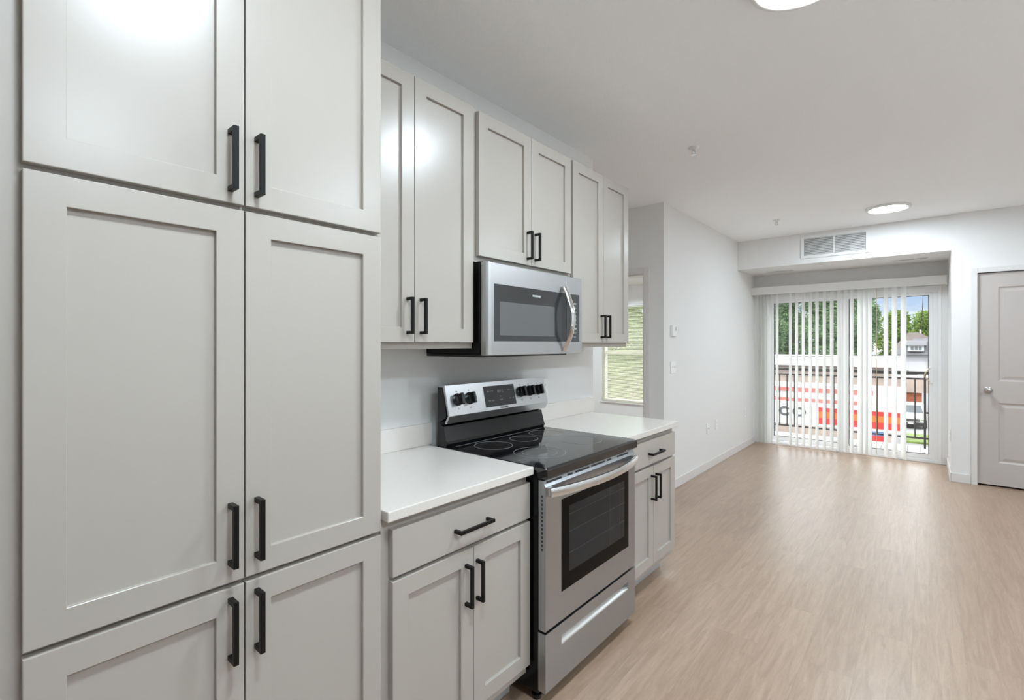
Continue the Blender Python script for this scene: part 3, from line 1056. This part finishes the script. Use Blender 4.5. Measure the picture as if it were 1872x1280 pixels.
sash('fixed_sash', 0.147, 1.02, YF + 0.075, YF + 0.115, 0.180, 0.940, 0.105, 1.945, 0.047, PZ - 0.047)
sl = sash('sliding_sash', 0.955, 1.853, YF + 0.02, YF + 0.06, 1.047, 1.818, 0.092, 1.952, 0.047, PZ - 0.047)
b = MB()
b.box(1.826, 1.858, YF - 0.006, YF + 0.0195, 0.93, 1.12)
hb = b.build('handle_plate', M['vinyl'], sl, bevel=0.003)
path = [(1.828 - 0.045 * math.sin(PI * i / 14), YF - 0.010, 0.945 + 0.155 * i / 14) for i in range(15)]
MB().sweep(path, [(0.006 * math.cos(2 * PI * k / 10), 0.006 * math.sin(2 * PI * k / 10)) for k in range(10)], up=(0, 1, 0)).build('pull_handle', M['beige'], hb, smooth=0.8)

# vertical blinds ---------------------------------------------------
VY = 7.335
vb = thing('vertical_blinds', 'white vertical blinds with a valance, half drawn across the patio door', 'blinds', (0.97, VY, 0.02))
b = MB()
b.box(LX + 0.002, 1.972, 7.268, 7.276, 2.055, 2.158)
b.box(LX + 0.002, LX + 0.010, 7.276, 7.40, 2.055, 2.158).box(1.964, 1.972, 7.276, 7.40, 2.055, 2.158)
b.box(LX + 0.010, 1.964, 7.276, 7.428, 2.148, 2.156)
b.build('valance', M['whiteplastic'], vb, bevel=0.002)
MB().box(LX + 0.012, 1.962, 7.315, 7.355, 2.085, 2.128).build('head_rail', M['whiteplastic'], vb, bevel=0.003)


def vane(x, deg, wd=0.089):
    """slightly curved PVC slat hanging from a clip; near edge to the right"""
    a = math.radians(deg)
    dx, dy = math.sin(a), -math.cos(a)
    nx, ny = math.cos(a), math.sin(a)
    b = MB()
    pts = []
    for i in range(7):
        t = -0.5 + i / 6
        c = 0.005 * (1 - 4 * t * t)
        pts.append((x + dx * wd * t + nx * c, VY + dy * wd * t + ny * c))
    th = 0.0011
    ring = [(p[0] + nx * th / 2, p[1] + ny * th / 2) for p in pts] + [(p[0] - nx * th / 2, p[1] - ny * th / 2) for p in pts[::-1]]
    b.prism(ring, 'Z', 0.022, 2.066)
    v = b.build('vane', M['vane'], vb)
    MB().box(x - 0.006, x + 0.006, VY - 0.004, VY + 0.004, 2.0662, 2.086).build('clip', M['whiteplastic'], v)


for x, a in ((-0.005, 52), (0.038, 50), (0.080, 48), (0.112, 44), (0.182, 34), (0.258, 33), (0.415, 31), (0.490, 32), (0.566, 33), (0.645, 31), (0.721, 32), (0.800, 31), (0.880, 33), (0.957, 33), (1.025, 33), (1.090, 32), (1.176, 44), (1.228, 40), (1.268, 40), (1.428, 31), (1.508, 36), (1.592, 38)):
    vane(x, a)
MB().cyl((1.338, 7.285, 0.06), (0, 0, 1), 0.0042, 2.0, 10).build('tilt_wand', M['beige'], vb)

# bedroom window + mini blind --------------------------------------
bw = thing('window_1', 'white double-hung bedroom window seen through the hall doorway', 'window', ((B0 + B1) / 2, YF + 0.05, BZ0), kind=ST)
b = MB()
b.frame('Y', YF + 0.03, YF + 0.12, B0 + 0.001, B1 - 0.001, BZ0 + 0.001, BZ1 - 0.001, 0.04)
b.box(B0 + 0.041, B1 - 0.041, YF + 0.05, YF + 0.09, 1.205, 1.25)
b.build('window_frame', M['vinyl'], bw, bevel=0.003)
MB().box(B0 + 0.041, B1 - 0.041, YF + 0.066, YF + 0.072, BZ0 + 0.041, 1.2049).box(B0 + 0.041, B1 - 0.041, YF + 0.066, YF + 0.072, 1.2501, BZ1 - 0.041).build('window_pane', M['glass'], bw)
MB().box(B0 - 0.03, B1 + 0.03, YF - 0.03, YF - 0.0005, BZ0 - 0.022, BZ0 - 0.001).build('window_sill', M['trim'], bw, bevel=0.003)
mbd = thing('mini_blind', 'cream horizontal mini blind hanging in the bedroom window beyond the hall', 'blinds', ((B0 + B1) / 2, YF + 0.012, BZ0))
MB().box(B0 + 0.006, B1 - 0.006, YF - 0.004, YF + 0.026, BZ1 - 0.030, BZ1 - 0.002).build('head_rail', M['whiteplastic'], mbd, bevel=0.002)
b = MB()
z = BZ0 + 0.035
while z < BZ1 - 0.034:
    b.prism([(YF - 0.001, z - 0.0048), (YF + 0.011, z + 0.0012), (YF + 0.023, z + 0.0050), (YF + 0.023, z + 0.0057), (YF + 0.011, z + 0.0019), (YF - 0.001, z - 0.0041)], 'X', B0 + 0.008, B1 - 0.008)
    z += 0.0205
b.build('slats', M['mini'], mbd)
MB().box(B0 + 0.008, B1 - 0.008, YF + 0.0, YF + 0.022, BZ0 + 0.006, BZ0 + 0.022).build('bottom_rail', M['mini'], mbd, bevel=0.002)
MB().cyl((B0 + 0.06, YF - 0.008, 0.95), (0, 0, 1), 0.003, 1.07, 8).build('tilt_wand', M['beige'], mbd)

# ------------------------------------------------------------------ balcony
b = MB()
for i in range(34):
    x = -2.2 + i * 0.141
    b.box(x, x + 0.134, YF + 0.16, 8.80, -0.075, -0.045)
b.box(-2.2, 2.59, 8.80, 8.83, -0.20, -0.045).box(-2.2, 2.59, YF + 0.16, 8.80, -0.20, -0.08)
b.build('balcony_deck', M['deck'], kind=ST)
RYY = 8.68
rl = thing('balcony_railing', 'black metal balcony railing with thin square balusters outside the patio door', 'railing', (0.2, RYY, -0.045))
MB().box(-2.1, 1.84, RYY - 0.026, RYY + 0.026, 0.965, 1.008).build('top_rail', M['railing'], rl, bevel=0.004)
MB().box(-2.1, 1.84, RYY - 0.014, RYY + 0.014, 0.893, 0.918).build('middle_rail', M['railing'], rl)
MB().box(-2.1, 1.84, RYY - 0.014, RYY + 0.014, 0.080, 0.105).build('bottom_rail', M['railing'], rl)
for i in range(36):
    x = 1.680 - i * 0.104
    MB().box(x - 0.008, x + 0.008, RYY - 0.008, RYY + 0.008, 0.1052, 0.8928).build('baluster', M['railing'], rl)
for x in (1.785, -2.06):
    MB().box(x - 0.013, x + 0.013, RYY - 0.013, RYY + 0.013, -0.0445, 0.9648).build('post', M['railing'], rl)

# ------------------------------------------------------------------ outside
GZ = -5.3
MB().box(-90, 90, 9.5, 160, GZ - 0.3, GZ).build('ground', M['asphalt'], kind=ST)
g = MB().box(0.75, 7.0, 42.2, 46.0, GZ, GZ + 0.12).build('lawn', M['grass'])
tag(g, 'strip of bright green lawn in front of the parked white car', 'lawn', kind='stuff')

# filling-station canopy
cn = thing('station_canopy', 'white flat canopy with an orange and red striped fascia across the street', 'canopy', (-4.0, 26.5, GZ))
cx0, cx1, cy0, cy1 = -5.4, 1.08, 24.0, 29.5
MB().box(cx0 + 0.25, cx1 - 0.25, cy0 + 0.25, cy1 - 0.25, -2.02, -1.90).build('deck', M['white'], cn)
MB().box(cx0, cx1, cy0, cy0 + 0.2, -2.10, -1.14).build('front_fascia', M['white'], cn)
MB().box(cx0, cx1, cy1 - 0.2, cy1, -2.10, -0.66).build('back_fascia', M['white'], cn)
MB().box(cx1 - 0.2, cx1, cy0 + 0.2, cy1 - 0.2, -2.10, -1.30).build('end_fascia', M['white'], cn)
MB().box(cx0, cx0 + 0.2, cy0 + 0.2, cy1 - 0.2, -2.10, -1.14).build('end_fascia', M['white'], cn)
MB().box(cx0 + 0.3, cx1 - 1.2, cy1 - 0.28, cy1 - 0.21, -1.13, -0.91).build('inner_rail', M['pinkred'], cn)
MB().box(cx0 + 0.3, cx1 - 1.2, cy1 - 0.50, cy1 - 0.42, -1.65, -1.45).build('inner_rail', M['pinkred'], cn)
ox = -1.62
MB().box(ox, cx1 - 0.02, cy0 - 0.02, cy0, -1.99, -1.74).build('red_stripe', M['red'], cn)
MB().box(ox, cx1 - 0.02, cy0 - 0.02, cy0, -1.735, -1.48).build('orange_stripe', M['orange'], cn)
MB().box(ox, cx1 - 0.02, cy0 - 0.02, cy0, -1.475, -1.30).build('red_stripe', M['red'], cn)
for s, x0, x1 in (('C', -3.13, -2.74), ('O', -2.60, -2.09)):
    text(s, 0.5, M['letter'], 'letter', cn, ((x0 + x1) / 2, cy0 - 0.02, -1.55), facing='-Y', width=x1 - x0, height=0.40, extrude=0.02, bold=0.02)
for x in (-4.0, -0.2):
    MB().box(x - 0.15, x + 0.15, 26.6, 26.9, GZ, -2.1).build('column', M['white'], cn)

# shop behind the canopy
sh = thing('flat_roofed_shop', 'low tan shop with a wide white flat roof behind the striped canopy', 'building', (-7, 38, GZ))
MB().box(-16, 0.3, 35.0, 44.0, GZ, 0.05).build('wall', M['tan'], sh)
MB().box(-16.4, 0.7, 34.4, 44.4, 0.05, 0.52).build('roof', M['white'], sh)

# outbuilding with a brick panel
ob = thing('tan_garage', 'tan garage with a reddish brick pier behind the parked white car', 'building', (1.5, 58, GZ))
MB().box(-1.6, 2.05, 54.5, 60, -2.85, -1.62).build('wall', M['tan'], ob)
MB().box(0.42, 1.6, 54.8, 59.8, GZ, -2.86).build('brick_pier', M['brick'], ob)
MB().box(-1.5, 0.41, 55.2, 59.8, GZ, -2.86).build('back_wall', M['white'], ob)

# houses
def hip(x0, x1, y0, y1, z0, rx0, rx1, z1):
    b = MB()
    ym = (y0 + y1) / 2
    v = [b.bm.verts.new(p) for p in ((x0, y0, z0), (x1, y0, z0), (x1, y1, z0), (x0, y1, z0), (rx0, ym, z1), (rx1, ym, z1))]
    for f in ((0, 1, 5, 4), (1, 2, 5), (2, 3, 4, 5), (3, 0, 4), (3, 2, 1, 0)):
        b.bm.faces.new([v[i] for i in f])
    return b


hs = thing('gabled_house', 'pale two-storey house with a dark shingle roof and a white dormer', 'house', (3, 68, GZ))
MB().box(-0.6, 7.5, 65, 72, GZ, 0.32).build('wall', M['siding'], hs)
hip(-0.95, 7.9, 64.4, 72.6, 0.30, 0.9, 6.3, 1.98).build('roof', M['shingle'], hs)
dm = MB().box(0.45, 1.75, 64.75, 67.5, 0.62, 1.22).build('dormer', M['white'], hs)
MB().prism([(64.5, 1.22), (68.2, 1.22), (68.2, 1.75), (66.5, 1.62)], 'X', 0.25, 1.95).build('dormer_roof', M['shingle'], dm)
for x in (0.70, 1.02, 1.34):
    MB().box(x, x + 0.22, 64.70, 64.75, 0.76, 1.10).build('window', M['pane'], dm)
for (x, z) in ((1.95, -1.0), (0.0, -2.2), (3.6, -1.0)):
    f_ = MB().box(x, x + 0.62, 64.9, 65.0, z, z + 0.9).build('window', M['white'], hs)
    MB().box(x + 0.08, x + 0.54, 64.86, 64.9, z + 0.07, z + 0.83).build('pane', M['pane'], f_)
MB().box(-0.4, 1.2, 63.6, 65.0, -1.75, -1.6).build('porch_roof', M['shingle'], hs)
MB().box(1.05, 2.0, 64.8, 65.0, -2.8, -1.9).build('brown_panel', M['brownroof'], hs)
h2 = thing('brown_roofed_house', 'house with a faded brown roof rising behind the dormer house', 'house', (0, 78, GZ))
MB().box(-1.1, 4.6, 76, 84, GZ, 0.46).build('wall', M['siding'], h2)
hip(-1.5, 5.0, 75.4, 84.6, 0.45, 0.25, 1.2, 2.85).build('roof', M['brownroof'], h2)
MB().box(1.30, 1.48, 79.8, 80.1, 2.3, 3.2).build('chimney', M['white'], h2)

# parked car, nose towards the room
car = thing('parked_car', 'white sport utility car parked nose-on beyond the canopy', 'car', (0.95, 51.5, GZ))
cxm = 0.95
yn = 49.2


def body(sec_list, mat_, name):
    b = MB()
    rings = []
    for (y, hw, zb, zt, tw) in sec_list:
        rings.append([b.bm.verts.new(p) for p in ((cxm - hw, y, GZ + zb), (cxm + hw, y, GZ + zb), (cxm + hw, y, GZ + (zb + zt) * 0.55), (cxm + tw, y, GZ + zt), (cxm - tw, y, GZ + zt), (cxm - hw, y, GZ + (zb + zt) * 0.55))])
    for A, B in zip(rings, rings[1:]):
        for i in range(6):
            j = (i + 1) % 6
            b.bm.faces.new((A[i], A[j], B[j], B[i]))
    b.bm.faces.new(rings[0])
    b.bm.faces.new(rings[-1][::-1])
    return b.build(name, mat_, car, bevel=0.05, smooth=0.6)


bo = body([(yn, 0.80, 0.35, 0.92, 0.72), (yn + 0.15, 0.92, 0.28, 1.02, 0.82), (yn + 1.3, 0.95, 0.25, 1.14, 0.86), (yn + 4.4, 0.95, 0.25, 1.14, 0.86), (yn + 4.65, 0.90, 0.32, 1.05, 0.82)], M['carpaint'], 'body')
body([(yn + 1.15, 0.84, 1.10, 1.13, 0.82), (yn + 2.0, 0.86, 1.10, 1.74, 0.66), (yn + 4.1, 0.86, 1.10, 1.76, 0.66), (yn + 4.55, 0.84, 1.10, 1.18, 0.8)], M['carpaint'], 'cabin')
b = MB()
vs = [b.bm.verts.new(p) for p in ((cxm - 0.76, yn + 1.20, GZ + 1.175), (cxm + 0.76, yn + 1.20, GZ + 1.175), (cxm + 0.62, yn + 1.90, GZ + 1.70), (cxm - 0.62, yn + 1.90, GZ + 1.70))]
b.bm.faces.new(vs)
bmesh.ops.solidify(b.bm, geom=b.bm.faces[:], thickness=-0.03)
b.build('windscreen', M['carglass'], car)
MB().box(cxm - 0.55, cxm + 0.55, yn - 0.03, yn + 0.02, GZ + 0.62, GZ + 0.80).build('grille', M['slot'], bo, bevel=0.01)
MB().box(cxm - 0.82, cxm + 0.82, yn - 0.05, yn + 0.10, GZ + 0.30, GZ + 0.55).build('bumper', M['tyre'], bo, bevel=0.03)
MB().box(cxm - 0.17, cxm + 0.17, yn - 0.07, yn - 0.05, GZ + 0.42, GZ + 0.52).build('number_plate', M['white'], bo)
for s in (-1, 1):
    MB().box(cxm + s * 0.60, cxm + s * 0.82, yn - 0.02, yn + 0.06, GZ + 0.68, GZ + 0.84).build('headlight', M['chrome'], bo, bevel=0.02)
    MB().box(cxm + s * 0.93, cxm + s * 1.10, yn + 1.5, yn + 1.62, GZ + 1.10, GZ + 1.26).build('wing_mirror', M['tyre'], bo, bevel=0.03)
    for y in (yn + 0.95, yn + 3.7):
        wv = MB().lathe((cxm + s * 0.98, y, GZ + 0.36), (-s, 0, 0), [(0, 0), (0.22, 0), (0.34, 0.01), (0.36, 0.05), (0.36, 0.2), (0.33, 0.24), (0, 0.24)], 28).build('wheel', M['tyre'], car, smooth=0.7)
        MB().lathe((cxm + s * 0.99, y, GZ + 0.36), (-s, 0, 0), [(0, 0), (0.2, 0), (0.21, 0.02), (0, 0.02)], 20).build('rim', M['nickel'], wv)

sg = thing('street_sign', 'small blue and red street sign below the striped fascia', 'sign', (0.40, 22.2, GZ))
MB().box(0.37, 0.43, 22.2, 22.26, GZ, -1.99).build('post', M['greyplastic'], sg)
MB().box(0.10, 0.70, 22.16, 22.199, -1.98, -1.83).build('upper_panel', M['blue'], sg)
MB().box(0.10, 0.70, 22.16, 22.199, -2.18, -1.985).build('lower_panel', M['red'], sg)


# trees
def tree(label, x, y, top, bottom, rad, n, m, seed, group, size=0.30):
    rnd = random.Random(seed)
    o = thing('leafy_tree', label, 'tree', (x, y, GZ), group)
    b = MB()
    b.cyl((x, y, GZ), (0, 0, 1), 0.24, bottom - GZ + (top - bottom) * 0.5, 10, 0.10)
    for k in range(5):
        a = rnd.random() * 6.28
        z0 = bottom + (top - bottom) * (0.05 + 0.09 * k)
        b.cyl((x, y, z0), (math.cos(a), math.sin(a), 0.9), 0.08, rad * 0.9, 7, 0.03)
    b.build('trunk', M['bark'], o, smooth=0.7)
    lm = MB()
    bm = lm.bm
    cl = []
    for k in range(24):
        t = rnd.random()
        z = bottom + (top - bottom) * (0.10 + 0.80 * t)
        rr = rad * (0.35 + 0.65 * math.sin(PI * (0.18 + 0.72 * t)))
        a = rnd.random() * 6.28
        d = rr * 0.62 * math.sqrt(rnd.random())
        cl.append((x + d * math.cos(a), y + d * math.sin(a), z, rad * (0.34 + 0.22 * rnd.random())))
    cl.append((x, y, top - rad * 0.35, rad * 0.40))
    for i in range(n):
        cx_, cy_, cz_, r_ = cl[rnd.randrange(len(cl))]
        v = Vector((rnd.gauss(0, 1), rnd.gauss(0, 1), rnd.gauss(0, 1))).normalized() * (r_ * (0.72 + 0.35 * rnd.random()))
        c = Vector((cx_, cy_, cz_ + 0)) + v
        u = Vector((rnd.gauss(0, 1), rnd.gauss(0, 1), rnd.gauss(0, 1))).normalized()
        w_ = u.orthogonal().normalized()
        s = size * (0.6 + 0.8 * rnd.random())
        q = [c + u * s * 0.5, c + w_ * s * 0.27, c - u * s * 0.5, c - w_ * s * 0.27]
        bm.faces.new([bm.verts.new(p) for p in q])
    lm.build('crown', m, o)
    return o


TG = 'trees behind the shop'
k = 0
for (lab, x, y, top, bot, rad) in (
        ('tall deep green tree at the left edge of the patio door view', -9.5, 48, 7.8, -0.4, 2.2),
        ('tall deep green tree, second from the left behind the white flat roof', -8.3, 55, 7.9, -0.6, 2.3),
        ('tall deep green tree rising behind the middle of the white flat roof', -4.3, 48, 6.8, -0.6, 2.15),
        ('tall green tree behind the white flat roof, nearest the brown-roofed house', -3.0, 55, 7.2, -0.8, 2.0)):
    k += 1
    tree(lab, x, y, top, bot, rad, 20000, M['leafA'], 100 + k, TG, 0.22)
for (lab, x, y, top, bot, rad) in (
        ('rounded bright green tree left of the brown-roofed house', -1.5, 90, 6.2, -2.5, 2.4),
        ('rounded bright green tree directly behind the brown roof and chimney', 1.9, 98, 6.3, -2.5, 2.6),
        ('taller bright green tree at the right edge of the patio door view', 4.8, 90, 8.0, -2.5, 2.4)):
    k += 1
    tree(lab, x, y, top, bot, rad, 13000, M['leafB'], 100 + k, 'trees behind the houses', 0.30)
for (lab, x, y) in (
        ('pale green tree outside the bedroom window, seen through the mini blind, left', -10.0, 22.5),
        ('pale green tree outside the bedroom window, seen through the mini blind, right', -14.6, 31)):
    k += 1
    tree(lab, x, y, 4.8, -4.6, 2.6, 9000, M['leafB'], 100 + k, 'trees outside the bedroom', 0.26)


def wire(label, pts, r):
    b = MB()
    b.sweep(pts, [(r * math.cos(2 * PI * i / 6), r * math.sin(2 * PI * i / 6)) for i in range(6)])
    return tag(b.build('utility_cable', M['cable']), label, 'cable', 'utility cables')


n = 24
wire('thin black overhead cable crossing in front of the pale house and shop roof', [(-8.5 + 25 * i / n, 33.0, 0.80 + 0.033 * (-8.5 + 25 * i / n) - 0.06 * math.sin(PI * i / n)) for i in range(n + 1)], 0.022)
n = 14
b = MB()
b.sweep([(1.768, 7.581, 2.30), (1.768, 7.60, 2.22)] + [(1.768 - 0.03 * (i / n) ** 3, 7.62, 2.15 - 0.60 * i / n) for i in range(n + 1)], [(0.0035 * math.cos(2 * PI * i / 8), 0.0035 * math.sin(2 * PI * i / 8)) for i in range(8)], up=(0, 1, 0))
tag(b.build('hanging_cord', M['cable']), 'thin dark cord dangling outside the right pane of the patio door', 'cord')
